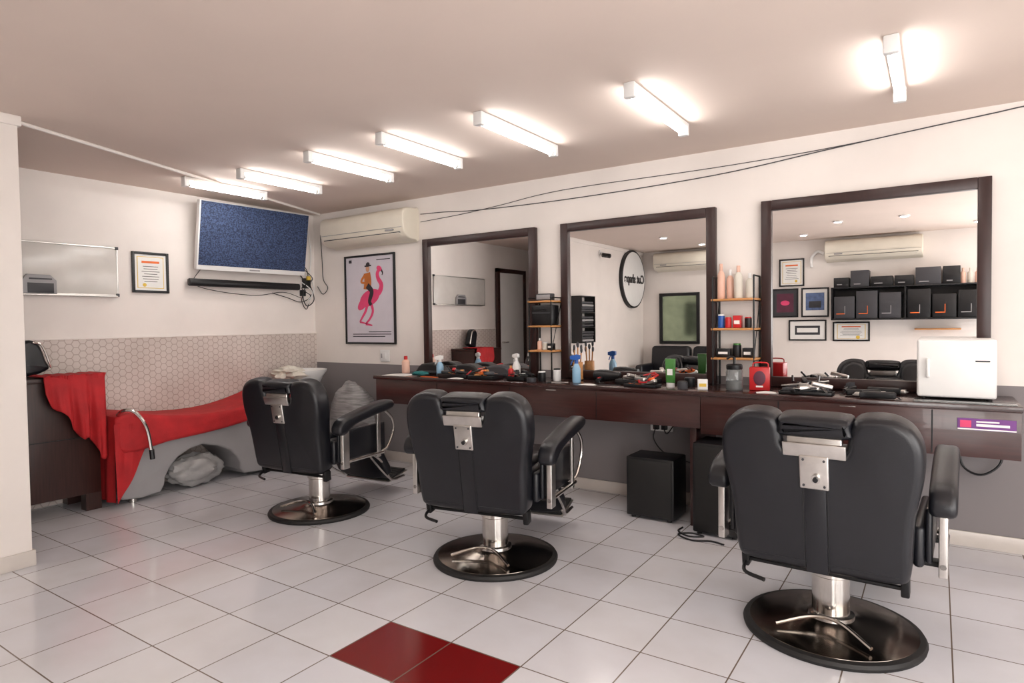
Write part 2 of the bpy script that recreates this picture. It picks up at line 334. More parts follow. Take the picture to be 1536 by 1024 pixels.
# ---------------------------------------------------------------- barber chairs
def barber_chair(x,y,rz):
    c=M('barber_chair',(x,y,0),rz)
    c.lathe([(.30,0),(.337,0),(.34,.012),(.333,.024),(.315,.028)],(0,0,0.001),m_rubber,48)
    c.lathe([(.316,.02),(.312,.030),(.27,.036),(.2,.044),(.13,.052),(.09,.060),(.078,.066)],(0,0,0),m_dome,48)
    c.lathe([(.09,.055),(.088,.075),(.071,.08),(.071,.23),(.078,.235),(.078,.265),(.06,.27),(.06,.40)],(0,0,0),m_chrome,32)
    c.tube([(-.17,-.19,.055),(-.05,-.13,.09),(.05,-.13,.09),(.17,-.21,.055)],.008,m_chrome)
    c.box((0,0,.37),(.30,.30,.05),m_blackm,.01).box((0,.02,.405),(.50,.46,.03),m_blackm,.008)
    c.box((0,-.1,.385),(.76,.05,.02),m_blackm,.004).box((0,.2,.385),(.76,.05,.02),m_blackm,.004)
    c.pillow([(-.28,-.20),(0,-.21),(.28,-.20),(.29,0),(.285,.26),(.24,.33),(0,.34),(-.24,.33),(-.285,.26),(-.29,0)],.40,.55,.045,m_leather,'z')
    c.pillow([(-.25,-.2),(0,-.2),(.25,-.2),(.26,0),(.25,.22),(.2,.29),(0,.295),(-.2,.29),(-.25,.22),(-.26,0)],.52,.585,.03,m_leather,'z')
    for s in(-1,1):
        c.box((s*.315,.05,.46),(.035,.50,.15),m_leather,.015)
    # back
    c.mx=Matrix.Translation((0,-.215,.335))@Matrix.Rotation(math.radians(9),4,'X')@Matrix.Diagonal((.925,1,.985,1))
    half=[(.0,.485),(.06,.485),(.105,.49),(.118,.53),(.128,.58),(.155,.612),(.21,.622),(.27,.618),(.325,.59),(.358,.54),(.368,.48),(.365,.41),(.35,.33),(.335,.25),(.328,.14),(.322,.05),(.305,.012),(.25,0),(.12,-.004),(0,-.005)]
    outl=half+[(-a,b) for a,b in reversed(half[1:-1])]
    c.pillow(outl,-.065,.065,.035,m_leather,'y',seg=5,sm=3)
    for s in(-1,1):
        c.tube([(s*.045,-.0655,.01),(s*.045,-.0665,.2),(s*.045,-.0655,.33)],.0022,m_leather2,sm=False)
        c.pillow([(s*.13,.04),(s*.13,.44),(s*.15,.56),(s*.24,.585),(s*.315,.53),(s*.32,.4),(s*.29,.2),(s*.28,.04)],.03,.10,.03,m_leather,'y')
    c.pillow([(-.12,.04),(.12,.04),(.12,.25),(.12,.46),(0,.47),(-.12,.46),(-.12,.25)],.03,.09,.025,m_leather,'y')
    c.b2((-.04,-.068,.0),(.04,-.06,.35),m_leather,.003)
    c.pillow([(-.128,.535),(-.133,.575),(-.12,.608),(0,.613),(.12,.608),(.133,.575),(.128,.535),(0,.53)],-.07,.06,.03,m_leather,'y')
    c.box((0,-.05,.51),(.2,.03,.05),m_brushed,.005,rot=(-12,0,0)).box((0,-.069,.49),(.23,.012,.056),m_brushed,.004,rot=(8,0,0))
    c.box((0,-.071,.405),(.108,.012,.13),m_brushed,.006)
    c.cyl((.008,-.075,.385),(.008,-.09,.385),.017,m_chrome).cyl((.008,-.09,.385),(.008,-.095,.385),.010,m_blackp)
    for sx in(-.038,.038):
        for sz in(.355,.455): c.cyl((sx,-.075,sz),(sx,-.08,sz),.005,m_dkgrey,n=8)
    for s in(-1,1):
        c.box((s*.3,.0,-.02),(.03,.05,.07),m_blackm,.006)
    c.tube([(-.3,0,-.03),(.3,0,-.03)],.009,m_blackm,sm=False)
    c.tube([(-.3,-.0,-.03),(-.29,-.07,-.05),(-.2,-.10,-.055)],.008,m_blackm)
    c.mx=Matrix.Identity(4)
    # arms
    for s in(-1,1):
        x0,x1=(s*.345,s*.43) if s>0 else (s*.43,s*.345)
        c.pillow([(-.225,.585),(-.245,.61),(-.235,.65),(-.185,.69),(-.05,.72),(.12,.75),(.25,.76),(.30,.745),(.30,.71),(.25,.69),(.1,.67),(-.07,.64),(-.14,.61),(-.18,.585)],x0,x1,.022,m_leather,'x')
        xx=s*.388
        c.box((xx,-.16,.48),(.028,.06,.24),m_brushed,.004)
        c.box((xx,.17,.53),(.014,.035,.31),m_brushed,.003)
        c.tube([(xx,-.19,.40),(xx,.22,.40)],.011,m_chrome,sm=False)
        c.tube([(xx,.24,.69),(xx+s*.006,.31,.62),(xx,.33,.53),(xx-s*.01,.28,.43),(s*.36,.24,.40)],.009,m_chrome)
        c.box((s*.345,.05,.50),(.022,.46,.20),m_leather,.009)
        c.tube([(s*.22,.26,.38),(s*.22,.40,.28),(s*.22,.50,.13),(s*.22,.66,.12)],.010,m_chrome)
        c.tube([(s*.25,.2,.39),(s*.26,.36,.22),(s*.23,.50,.12)],.007,m_chrome)
    # leg rest pad and footplate
    c.mx=Matrix.Translation((0,.405,.32))@Matrix.Rotation(math.radians(24),4,'X')
    c.pillow([(-.21,-.18),(.21,-.18),(.225,0),(.21,.18),(-.21,.18),(-.225,0)],-.035,.035,.022,m_leather,'y')
    c.mx=Matrix.Translation((0,.60,.13))@Matrix.Rotation(math.radians(12),4,'X')
    c.box((0,0,0),(.43,.22,.012),m_brushed,.004).box((0,0,.012),(.41,.20,.016),m_rubber,.004)
    for k in range(5): c.box((0,-.07+.035*k,.021),(.38,.012,.006),m_rubber,.001)
    c.mx=Matrix.Identity(4)
    c.tube([(-.06,.0,.30),(-.2,.06,.26),(-.30,.1,.25)],.009,m_chrome).cyl((-.28,.095,.25),(-.36,.12,.25),.014,m_rubber)
    return c.done()
barber_chair(-.36,2.87,-2)
barber_chair(-2.0,2.79,10)
barber_chair(-3.55,2.87,6)

# ---------------------------------------------------------------- counter
CT=.85
c=M('styling_counter')
c.b2((-4.0,3.82,CT-.03),(.34,4.315,CT),m_wood2,.004)
c.b2((-3.98,3.835,.62),(-1.2,3.86,CT-.03),m_wood,.002).b2((-1.195,3.828,.59),(.335,3.86,CT-.03),m_wood,.002)
c.b2((-3.98,3.86,.62),(-3.955,4.31,CT-.03),m_wood).b2((.31,3.86,.59),(.335,4.31,CT-.03),m_wood)
c.b2((-3.98,3.86,.62),(-1.2,4.31,.635),m_wood).b2((-1.195,3.86,.59),(.335,4.31,.605),m_wood)
for x in(-3.3,-2.6,-1.9): c.b2((x-.002,3.832,.63),(x+.002,3.836,CT-.04),m_blackp)
for x in(-.75,-.02): c.b2((x-.003,3.825,.60),(x+.003,3.829,CT-.035),m_blackp)
for x in(-2.25,-.4): c.b2((x-.04,3.828,.803),(x+.04,3.838,.811),m_brushed,.002)
c.b2((-1.275,3.87,0.001),(-1.235,4.29,.62),m_wood,.002)
c.done()
s=M('warning_label'); s.b2((.085,3.8215,.725),(.315,3.8265,.782),m_purple); s.b2((.095,3.82,.738),(.14,3.8222,.772),m_pink).b2((.16,3.82,.745),(.29,3.8222,.757),m_paper).b2((.16,3.82,.764),(.25,3.8222,.771),m_paper).b2((.085,3.82,.727),(.315,3.8222,.733),m_paper); s.done()

# ---------------------------------------------------------------- mirrors
def vanity(x0):
    w,z0,z1,fw=1.18,CT+.004,2.034,.062; o=M('wall_mirror',(x0,YF,0))
    y0,y1=-.05,-.003
    o.b2((0,y0,z0),(fw,y1,z1),m_mfr,.004).b2((w-fw,y0,z0),(w,y1,z1),m_mfr,.004)
    o.b2((fw,y0,z1-fw),(w-fw,y1,z1),m_mfr,.004).b2((fw,y0,z0),(w-fw,y1,z0+fw),m_mfr,.004)
    o.b2((fw-.005,-.025,z0+fw-.005),(w-fw+.005,-.012,z1-fw+.005),m_glass)
    o.done()
for x in(-3.82,-2.41,-.94): vanity(x)

# ---------------------------------------------------------------- AC
def ac_unit(loc,rz,w=1.2):
    o=M('split_air_conditioner',loc,rz)
    prof=[(0,0),(0,.27),(-.05,.28),(-.15,.276),(-.2,.25),(-.215,.195),(-.21,.1),(-.185,.04),(-.13,.005),(-.05,0)]
    o.pillow([(a,b) for a,b in prof],-w/2,w/2,.012,m_acw,'x',sm=2)
    o.b2((-w/2+.05,-.205,.052),(w/2-.05,-.16,.06),m_dkgrey).box((0,-.175,.035),(w-.12,.07,.008),m_acw,.003,rot=(-32,0,0))
    o.b2((-w/2+.02,-.2175,.098),(w/2-.02,-.205,.101),m_grey)
    o.b2((w/2-.22,-.217,.075),(w/2-.12,-.206,.09),m_grey)
    return o.done()
ac_unit((-4.44,YF-.002,2.04),0,1.10)
ac_unit((-.735,YB+.002,2.09),180,1.15)
ac_unit((-3.25,YB+.002,2.09),180,1.12)
M('air_conditioner_pipe').tube([(-1.335,YB+.05,2.2),(-1.42,YB+.05,2.24),(-1.5,YB+.04,2.15),(-1.5,YB+.04,2.02)],.02,m_white).done()

# ---------------------------------------------------------------- frames
def frame(name,loc,rz,w,h,fw=.02,mf=m_blackp,mp=m_paper,matte=0,art=None,depth=.022):
    o=M(name,loc,rz)
    for a,b in(((-w/2,-h/2),(-w/2+fw,h/2)),((w/2-fw,-h/2),(w/2,h/2)),((-w/2+fw,h/2-fw),(w/2-fw,h/2)),((-w/2+fw,-h/2),(w/2-fw,-h/2+fw))):
        o.b2((a[0],-depth,a[1]),(b[0],-.001,b[1]),mf,.003)
    o.b2((-w/2+fw,-.010,-h/2+fw),(w/2-fw,-.002,h/2-fw),mp)
    iw,ih=w-2*fw,h-2*fw
    if art=='cert':
        o.b2((-iw*.42,-.0115,-ih*.44),(iw*.42,-.0095,ih*.44),m_yellow).b2((-iw*.40,-.0125,-ih*.425),(iw*.40,-.0105,ih*.425),m_paper)
        o.b2((-iw*.28,-.0135,ih*.26),(iw*.28,-.012,ih*.32),m_orange)
        for k in range(7):
            q=random.uniform(.2,.33); o.b2((-iw*q,-.0132,ih*(.16-.07*k)),(iw*q,-.012,ih*(.175-.07*k)),m_ink)
        o.cyl((-iw*.2,-.0132,-ih*.35),(-iw*.2,-.012,-ih*.35),iw*.06,m_yellow)
    if art=='pic':
        o.b2((-iw*.36,-.0125,-ih*.36),(iw*.36,-.0105,ih*.36),m_wine).ell((-.0,-.012,0),(iw*.2,.002,ih*.1),m_pink)
    if art=='car':
        o.b2((-iw*.38,-.0125,-ih*.3),(iw*.38,-.0105,ih*.36),m_artb).box((0,-.013,-ih*.08),(iw*.5,.002,ih*.25),m_dkgrey,.0008)
    if art=='strip':
        o.b2((-iw*.36,-.0125,-ih*.25),(iw*.36,-.0105,ih*.25),m_dkgrey).b2((-iw*.3,-.0135,-ih*.12),(iw*.3,-.012,ih*.12),m_paper)
    return o
frame('certificate_frame',(XL,2.67,1.73),90,.29,.33,art='cert').done()
frame('certificate_frame',(-1.77,YB,1.96),180,.34,.40,art='cert').done()
frame('picture_frame',(-1.86,YB,1.52),180,.36,.42,mp=m_dkgrey,art='pic').done()
frame('picture_frame',(-1.46,YB,1.52),180,.36,.42,art='car').done()
frame('picture_frame',(-2.25,YB,1.55),180,.30,.40,mp=m_dkgrey,art='pic').done()
frame('picture_frame',(-1.56,YB,1.12),180,.5,.3,art='strip').done()
frame('certificate_frame',(-1.0,YB,1.10),180,.46,.27,art='cert').done()
frame('wall_mirror',(-3.45,YB,1.32),180,.66,.82,fw=.05,mp=m_mirror2,depth=.03).done()
p=frame('framed_poster',(-4.535,YF,1.525),0,.68,.86,fw=.018,mp=m_lav)
Y=-.0115; dz=.035
def el(cx,cz,rx,rz_,m,rot=0,yy=0):
    pts=[]
    for i in range(28):
        t=-2*math.pi*i/28; a,b=rx*math.cos(t),rz_*math.sin(t)
        pts.append((cx+a*math.cos(rot)-b*math.sin(rot),Y-yy,dz+cz+a*math.sin(rot)+b*math.cos(rot)))
    p.poly(pts,m)
def band(pts,r,m,yy=0.0005):
    P=smooth_open([(a,0,b+dz) for a,b in pts],6); up=[];dn=[]
    for i,q in enumerate(P):
        d=(P[min(i+1,len(P)-1)]-P[max(i-1,0)]).normalized(); n=Vector((-d.z,0,d.x))
        rr=r[0]+(r[1]-r[0])*i/(len(P)-1); up.append((q.x+n.x*rr,Y-yy,q.z+n.z*rr)); dn.append((q.x-n.x*rr,Y-yy,q.z-n.z*rr))
    k=len(up); p.add(up+dn,[(i,i+1,k+i+1,k+i) for i in range(k-1)],m)
el(.0,-.02,.14,.075,m_pink,.35); el(-.09,-.07,.09,.045,m_pink,.7,.0002)
band([(.08,.0),(.14,.04),(.16,.10),(.12,.16),(.11,.21),(.14,.25)],(.03,.018),m_pink)
el(.135,.255,.036,.024,m_pink,-.4,.0006); band([(.16,.245),(.18,.21),(.17,.19)],(.011,.004),m_ink)
band([(.02,-.07),(.04,-.15),(.0,-.22),(-.06,-.27)],(.018,.009),m_pink); band([(-.03,-.08),(-.06,-.15),(-.1,-.2),(-.14,-.25)],(.018,.009),m_pink)
band([(-.06,-.27),(.03,-.285)],(.012,.006),m_pink); band([(-.14,-.25),(-.06,-.265)],(.010,.006),m_pink)
band([(-.03,.06),(-.02,.14),(-.03,.22)],(.05,.045),m_orjk,.001); el(-.02,.26,.025,.032,m_skin,0,.0012)
band([(-.06,.285),(.03,.29)],(.007,.007),m_ink,.0015); el(-.015,.30,.026,.022,m_ink,0,.0014)
band([(-.03,.10),(.03,.04),(.0,-.05),(.02,-.09)],(.03,.018),m_ink,.0012); band([(-.06,.2),(-.11,.14),(-.05,.12)],(.014,.01),m_orjk,.0013)
for k in range(3): p.b2((-.02 if k==0 else -.24,Y-.001,-.315-.022*k),(.28 if k<2 else .2,Y,-.308-.022*k),m_ink)
p.b2((-.28,Y-.001,.36),(-.24,Y,.39),m_ink).b2((.1,Y-.001,.37),(.28,Y,.378),m_ink)
p.done()

# ---------------------------------------------------------------- far wall things
o=M('whiteboard',(XL,1.87,1.72),90); w,h=1.1,.38
o.b2((-w/2,-.015,-h/2),(w/2,-.001,h/2),mat('whiteboard_surface',S(208,203,197),.2,var=.04),.002)
for a,b in(((-w/2,-h/2),(w/2,-h/2+.012)),((-w/2,h/2-.012),(w/2,h/2)),((-w/2,-h/2),(-w/2+.012,h/2)),((w/2-.012,-h/2),(w/2,h/2))): o.b2((a[0],-.02,a[1]),(b[0],-.001,b[1]),m_brushed,.003)
o.b2((-w/2+.1,-.05,-h/2-.008),(w/2-.02,-.003,-h/2+.002),m_brushed,.002).b2((w/2-.02,-.024,h/2-.02),(w/2+.004,-.001,h/2+.004),m_dkgrey,.003).b2((w/2-.02,-.024,-h/2-.004),(w/2+.004,-.001,-h/2+.02),m_dkgrey,.003)
o.pillow([(-.09,-.185),(-.09,-.09),(-.06,-.05),(.08,-.05),(.12,-.09),(.12,-.185)],-.045,-.018,.004,m_grey,'y',sm=0).b2((-.06,-.048,-.18),(.10,-.044,-.11),m_dkgrey,.001).b2((-.05,-.0485,-.085),(.09,-.0445,-.075),m_dkgrey,.001)
o.done()
tv=M('wall_tv',(XL,3.53,2.065),90)
tv.mx=Matrix.Translation((0,-.17,0))@Matrix.Rotation(math.radians(-3),4,'Z')@Matrix.Rotation(math.radians(9),4,'X')
W,Hh=1.07,.59
tv.b2((-W/2,-.02,-Hh/2),(W/2,.03,Hh/2),m_white,.006).b2((-W/2+.012,-.0235,-Hh/2+.042),(W/2-.006,-.018,Hh/2-.006),m_tvs,.001)
tv.b2((-W/2+.15,.03,-.2),(W/2-.15,.06,.18),m_blackp,.015).b2((-.05,-.024,-Hh/2+.015),(.05,-.019,-Hh/2+.027),m_grey)
tv.mx=Matrix.Identity(4)
tv.b2((-.12,-.012,-.12),(.12,-.001,.12),m_blackm,.003).b2((-.03,-.12,-.03),(.03,-.01,.03),m_blackm,.005)
tv.done()
sb=M('soundbar',(XL,3.51,1.665),90); sb.pillow([(-.05,-.026),(-.05,.026),(-.09,.03),(-.1,0),(-.09,-.03)],-.56,.56,.01,m_blackp,'x',sm=2)
sb.b2((-.4,-.06,-.01),(-.36,-.001,.01),m_blackm).b2((.36,-.06,-.01),(.4,-.001,.01),m_blackm); sb.done()
cb=M('tv_cable_bundle')
x=XL+.02
def cable(o,pts,r=.004,m=m_blackp): o.tube(pts,r,m)
cable(cb,[(x,4.12,1.95),(x+.03,4.2,1.8),(x+.01,4.15,1.6),(x+.03,4.12,1.52),(x,4.2,1.45),(x+.01,4.25,1.6)])
cable(cb,[(x,4.18,1.85),(x+.05,4.24,1.75),(x+.02,4.13,1.66),(x+.04,4.22,1.58),(x,4.13,1.52),(x+.02,3.95,1.56),(x,3.8,1.60)])
cable(cb,[(x,3.1,1.8),(x+.04,3.0,1.66),(x+.03,3.2,1.60),(x+.03,3.6,1.57),(x+.03,3.9,1.61),(x+.02,4.12,1.56)],.003)
cable(cb,[(x,4.24,2.25),(x+.02,4.25,2.0),(x+.01,4.24,1.8),(x+.02,4.28,1.65),(x+.02,4.2,1.5)],.005,m_white)
cable(cb,[(x,4.12,1.8),(x+.03,4.17,1.7),(x+.02,4.14,1.58),(x+.03,4.18,1.48),(x+.03,4.27,1.55),(x+.02,4.22,1.72)],.005)
cable(cb,[(x,4.14,1.72),(x+.05,4.2,1.66),(x+.03,4.25,1.6),(x+.05,4.18,1.54)],.005,m_white)
cable(cb,[(x+.1,4.31,2.2),(x+.12,4.31,1.9),(x+.13,4.31,1.75),(x+.2,4.305,1.66),(x+.12,4.31,1.6),(x+.05,4.3,1.68)],.004,m_dkgrey)
cb.b2((XL+.001,4.16,1.66),(XL+.045,4.24,1.76),m_blackp,.006).b2((XL+.001,4.13,1.58),(XL+.04,4.18,1.64),m_blackp,.004).b2((XL+.045,4.18,1.74),(XL+.07,4.22,1.78),m_yellow,.004)
cb.done()
wr=M('wall_cable')
yy=YF-.008
wr.tube([(-3.87,yy,2.27),(-3.6,yy,2.26),(-3.2,yy,2.235),(-2.3,yy,2.225),(-1.25,yy,2.25),(-.5,yy,2.315),(.2,yy,2.37),(.6,yy,2.39),(2.2,yy,2.4)],.0032,m_dkgrey)
wr.tube([(-3.87,yy,2.2),(-3.4,yy,2.22),(-3.0,yy,2.25),(-2.4,yy,2.30),(-1.25,yy,2.30),(-.5,yy,2.32),(.2,yy,2.37)],.0025,m_dkgrey)
wr.done()
o=M('wall_switch',(-4.35,YF,.985)); o.b2((-.06,-.012,-.055),(.06,-.0005,.055),m_white,.004).b2((-.02,-.016,-.03),(.02,-.011,.03),m_white,.003).b2((-.045,-.014,-.02),(-.03,-.011,.02),m_grey,.001); o.done()

# ---------------------------------------------------------------- wire shelves
def shelf(x0,x1,zs,top,name='wire_shelf'):
    o=M(name); ya,yb=YF-.17,YF-.012
    for x in(x0+.012,x1-.012):
        for y in(ya,yb): o.tube([(x,y,CT+.002),(x,y,top)],.006,m_blackm,sm=False)
        for z in zs: o.tube([(x,ya,z-.008),(x,yb,z-.008)],.004,m_blackm,sm=False)
        o.tube([(x,ya,zs[-1]),(x,yb,zs[0])],.003,m_blackm,sm=False); o.tube([(x,ya,top),(x,yb,top)],.005,m_blackm,sm=False)
    for z in zs: o.b2((x0,ya-.005,z-.006),(x1,yb,z+.008),m_oak,.003)
    o.done()
shelf(-2.635,-2.415,(1.44,1.25,1.06),1.47)
shelf(-1.225,-.945,(1.41,1.22,1.03),1.56)

def bottle(x,y,z,h,r,m,cap=m_white,name='bottle',pump=False,capf=.2):
    o=M(name,(x,y,z+.001)); b=h*(1-capf)
    o.lathe([(r*.9,0),(r,.004),(r,b*.82),(r*.8,b*.93),(r*.4,b)],(0,0,0),m,20).lathe([(r*.42,b-.001),(r*.45,b+.004),(r*.45,h-.003),(r*.38,h)],(0,0,0),cap,16)
    if pump: o.tube([(0,0,h),(0,0,h+.03),(0,-.03,h+.035)],.004,cap,sm=False).cyl((0,0,h+.02),(0,0,h+.035),r*.3,cap)
    return o.done()
def can(x,y,z,h,r,m,cap=None,name='spray_can'):
    o=M(name,(x,y,z+.001)); o.lathe([(r*.95,0),(r,.003),(r,h*.86),(r*.93,h*.88)],(0,0,0),m,20).lathe([(r*.9,h*.875),(r*.92,h*.97),(r*.8,h)],(0,0,0),cap or m,20); return o.done()
def sprayer(x,y,z,h,r,m,hd=m_white,rz=0):
    o=M('spray_bottle',(x,y,z+.001),rz); b=h*.68
    o.lathe([(r*.9,0),(r,.005),(r,b*.7),(r*.7,b*.88),(r*.4,b)],(0,0,0),m,20).cyl((0,0,b-.001),(0,0,b+.025),r*.45,hd)
    o.pillow([(-.045,h-.035),(-.045,h-.012),(.0,h),(.03,h-.005),(.03,h-.03),(0,h-.045)],-.011,.011,.004,hd,'y',sm=1).tube([(-.02,0,h-.03),(-.035,0,h-.06),(-.04,0,h-.075)],.004,hd)
    return o.done()
def carton(x,y,z,w,d,h,m,name='product_box',label=m_paper,rz=0):
    o=M(name,(x,y,z+.001),rz); o.b2((-w/2,-d/2,0),(w/2,d/2,h),m,.003).b2((-w*.35,-d/2-.0008,h*.3),(w*.35,-d/2+.001,h*.6),label); return o.done()
sz=[1.448,1.258,1.068]
ys=YF-.09
o=M('desk_clock',(-2.525,ys,sz[0]+.001)); o.b2((-.07,-.03,0),(.07,.03,.055),m_dkgrey,.008).b2((-.06,-.032,.01),(.06,-.029,.045),m_grey,.001); o.done()
o=M('storage_case',(-2.525,ys,sz[1]+.001)); o.b2((-.088,-.065,0),(.088,.06,.155),m_blackp,.01).b2((-.08,-.067,.09),(.08,-.064,.1),m_dkgrey); o.tube([(-.04,-.066,.12),(-.04,-.085,.12),(.04,-.085,.12),(.04,-.066,.12)],.004,m_blackp); o.done()
bottle(-2.58,ys,sz[2],.09,.018,m_peach); can(-2.53,ys,sz[2],.06,.022,m_cream,m_white,'cream_jar'); carton(-2.475,ys,sz[2],.045,.05,.05,m_blackp)
sz=[1.418,1.228,1.038]
bottle(-1.18,ys,sz[0],.23,.024,m_peach,m_peach); bottle(-1.125,ys+.01,sz[0],.19,.022,m_peach,m_white); bottle(-1.065,ys-.02,sz[0],.21,.026,m_cream,m_peach); bottle(-1.0,ys,sz[0],.16,.024,m_cream,m_white)
can(-1.18,ys,sz[1],.09,.022,m_blue,m_white); can(-1.13,ys-.02,sz[1],.07,.02,m_redp,m_redp,'hair_wax_tin'); carton(-1.075,ys,sz[1],.05,.05,.08,m_redp); can(-1.01,ys,sz[1],.07,.022,m_blackp,m_redp,'hair_wax_tin')
o=M('razor_blade_box',(-1.16,ys,sz[2]+.001)); o.b2((-.045,-.04,0),(.045,.04,.055),m_blackp,.004).b2((-.03,-.041,.02),(.03,-.039,.035),m_paper); o.done()
can(-1.08,ys,sz[2],.09,.026,m_blackp,m_green,'hair_spray_can'); carton(-1.01,ys,sz[2],.06,.06,.06,m_blackp)

# ---------------------------------------------------------------- counter items
o=M('sterilizer_cabinet',(.08,4.105,CT+.001)); 
o.b2((-.17,-.12,.012),(.17,.135,.315),m_white,.015,3).b2((-.168,-.15,.014),(.168,-.122,.313),m_white,.012,3)
o.tube([(-.12,-.15,.12),(-.12,-.172,.13),(-.12,-.172,.2),(-.12,-.15,.21)],.008,m_white).b2((.08,-.1515,.2),(.14,-.1495,.208),m_dkgrey)
for a in(-.14,.14):
    for b in(-.1,.1): o.cyl((a,b,0),(a,b,.014),.012,m_rubber)
o.done()
o=M('glass_plate'); o.b2((-.10,3.835,CT+.0005),(.32,3.925,CT+.007),m_clear,.002); o.done()
def paper(x,y,w,d,rz,name='paper_sheet'):
    o=M(name,(x,y,CT+.001),rz); o.grid(lambda u,v:((u-.5)*w,(v-.5)*d,.001+.006*math.sin(u*3)*v),8,8,m_paper); o.b2((-w/2,-d/2,0),(w/2,d/2,.001),m_paper); o.done()
paper(-3.80,3.93,.25,.16,6); paper(-1.98,3.87,.12,.05,-6,'business_card'); paper(-.83,3.9,.11,.07,15); paper(-3.13,3.86,.12,.05,4,'business_card')
bottle(-3.9,4.12,CT,.15,.035,m_peach,m_redp,'lotion_bottle')
def tray(x,y,w,d,h,m,rz=0,name='tool_tray'):
    o=M(name,(x,y,CT+.001),rz); o.b2((-w/2,-d/2,0),(w/2,d/2,.006),m,.002)
    for a,b in(((-w/2,-d/2),(w/2,-d/2+.006)),((-w/2,d/2-.006),(w/2,d/2)),((-w/2,-d/2),(-w/2+.006,d/2)),((w/2-.006,-d/2),(w/2,d/2))): o.b2((a[0],a[1],0),(b[0],b[1],h),m,.002)
    return o
def clutter(o,w,d,n,z0=.008,mats=None):
    mats=mats or [m_blackp,m_blackp,m_dkgrey,m_brushed,m_orange,m_blackp,m_redp,m_oak]
    for _ in range(n):
        a=random.uniform(-w*.35,w*.35); b=random.uniform(-d*.3,d*.3); t=random.uniform(0,180); l=random.uniform(.06,.13); m=random.choice(mats); z=z0+random.uniform(.005,.05)
        k=random.random()
        if k<.45: o.box((a,b,z),(l,.03,.025),m,.007,rot=(0,random.uniform(-18,18),t))
        elif k<.75:
            r=math.radians(t); o.tube([(a-l/2*math.cos(r),b-l/2*math.sin(r),z),(a+l/2*math.cos(r),b+l/2*math.sin(r),z+.03)],.006,m)
        else: o.box((a,b,z),(l*1.2,.028,.004),m,.001,rot=(0,8,t))
    return o
def hood(x,y,rz,m=m_blackp):
    o=M('hair_clipper_case',(x,y,CT+.001),rz); o.pillow([(-.14,0),(-.13,.04),(-.08,.085),(.05,.095),(.12,.06),(.15,0)],-.06,.06,.02,m,'y',sm=2); o.b2((-.1,-.063,.01),(.1,-.058,.03),m_dkgrey,.002); return o.done()
def dryer(x,y,rz,m=m_blackp):
    o=M('hair_dryer',(x,y,CT+.001),rz)
    o.mx=Matrix.Translation((0,0,.045))@Matrix.Rotation(math.radians(90),4,'Y')
    o.lathe([(.02,-.1),(.036,-.09),(.042,-.05),(.042,.0),(.034,.05),(.028,.08),(.028,.10),(.022,.10)],(0,0,0),m,24)
    o.mx=Matrix.Identity(4); o.tube([(-.03,-.02,.035),(-.02,-.08,.02),(-.01,-.13,.018)],.016,m,n=12).tube([(-.01,-.13,.018),(.02,-.155,.006),(.05,-.15,.006)],.004,m_blackp)
    o.b2((-.028,-.10,.033),(-.012,-.075,.038),m_redp,.001)
    return o.done()
def comb(x,y,rz,m=m_blackp):
    o=M('comb',(x,y,CT+.001),rz); o.b2((-.09,.006,0),(.09,.016,.004),m,.001)
    for k in range(24): o.b2((-.088+k*.0075,-.014,.0005),(-.085+k*.0075,.007,.0035),m)
    o.done()
def scissors(x,y,rz):
    o=M('scissors',(x,y,CT+.002),rz)
    for s_ in(-1,1):
        o.box((.045,s_*.006,.003),(.09,.007,.003),m_brushed,.001,rot=(0,0,s_*5)).tube([(0,0,.003),(-.03,-s_*.008,.003)],.003,m_brushed,sm=False)
        o.tube([(-.045+.016*math.cos(t),-s_*.016+.012*math.sin(t),.003) for t in [k*math.pi/5 for k in range(11)]],.003,m_blackp)
    o.done()
hood(-3.64,4.175,2); hood(-3.25,4.19,0); hood(-2.93,4.19,0,m_dkgrey)
sprayer(-3.43,4.03,CT,.17,.03,m_ltblue,m_white,30)
o=M('folded_teal_cloth',(-3.56,3.93,CT+.001),20); o.ell((0,0,.022),(.075,.045,.018),m_teal,nz=.3,seed=2); o.done()
clutter(tray(-3.2,3.98,.3,.16,.03,m_blackp,0),.3,.16,16).done()
sprayer(-2.76,4.17,CT,.19,.032,m_white,m_white,-20)
bottle(-2.74,4.06,CT,.10,.022,m_redp,m_oak,'aftershave_bottle'); bottle(-2.98,4.07,CT,.08,.02,m_oak,m_blackp,'aftershave_bottle')
clutter(tray(-2.90,3.94,.24,.14,.03,m_blackp,0),.24,.14,14,mats=[m_blackp,m_dkgrey,m_orange,m_oak,m_blackp]).done()
clutter(tray(-2.60,3.98,.16,.14,.03,m_blackp,0),.16,.14,9,mats=[m_redp,m_blackp,m_blackp,m_brushed]).done()
can(-2.40,3.96,CT,.075,.03,m_blackp,m_white,'hair_wax_jar'); can(-2.44,3.88,CT,.035,.035,m_dkgrey,m_blackp,'hair_wax_jar'); can(-2.33,4.06,CT,.09,.028,m_white,m_blackp,'hair_wax_jar'); can(-3.05,4.085,CT,.07,.025,m_white,m_redp,'hair_wax_jar')
o=M('brush_jar',(-2.23,4.2,CT+.001)); o.lathe([(.035,0),(.04,.005),(.038,.13),(.034,.13),(.034,.02)],(0,0,0),m_oak,20)
for k in range(6):
    t=k*1.05; o.tube([(0.015*math.cos(t),.015*math.sin(t),.02),(.03*math.cos(t),.03*math.sin(t),.20+.02*(k%3))],.004,m_oak).ell((.031*math.cos(t),.031*math.sin(t),.22+.02*(k%3)),(.01,.01,.022),m_dkgrey,8,6)
o.done()
sprayer(-2.13,3.99,CT,.2,.03,m_ltblue,m_blue,15)
dryer(-1.96,4.13,0)
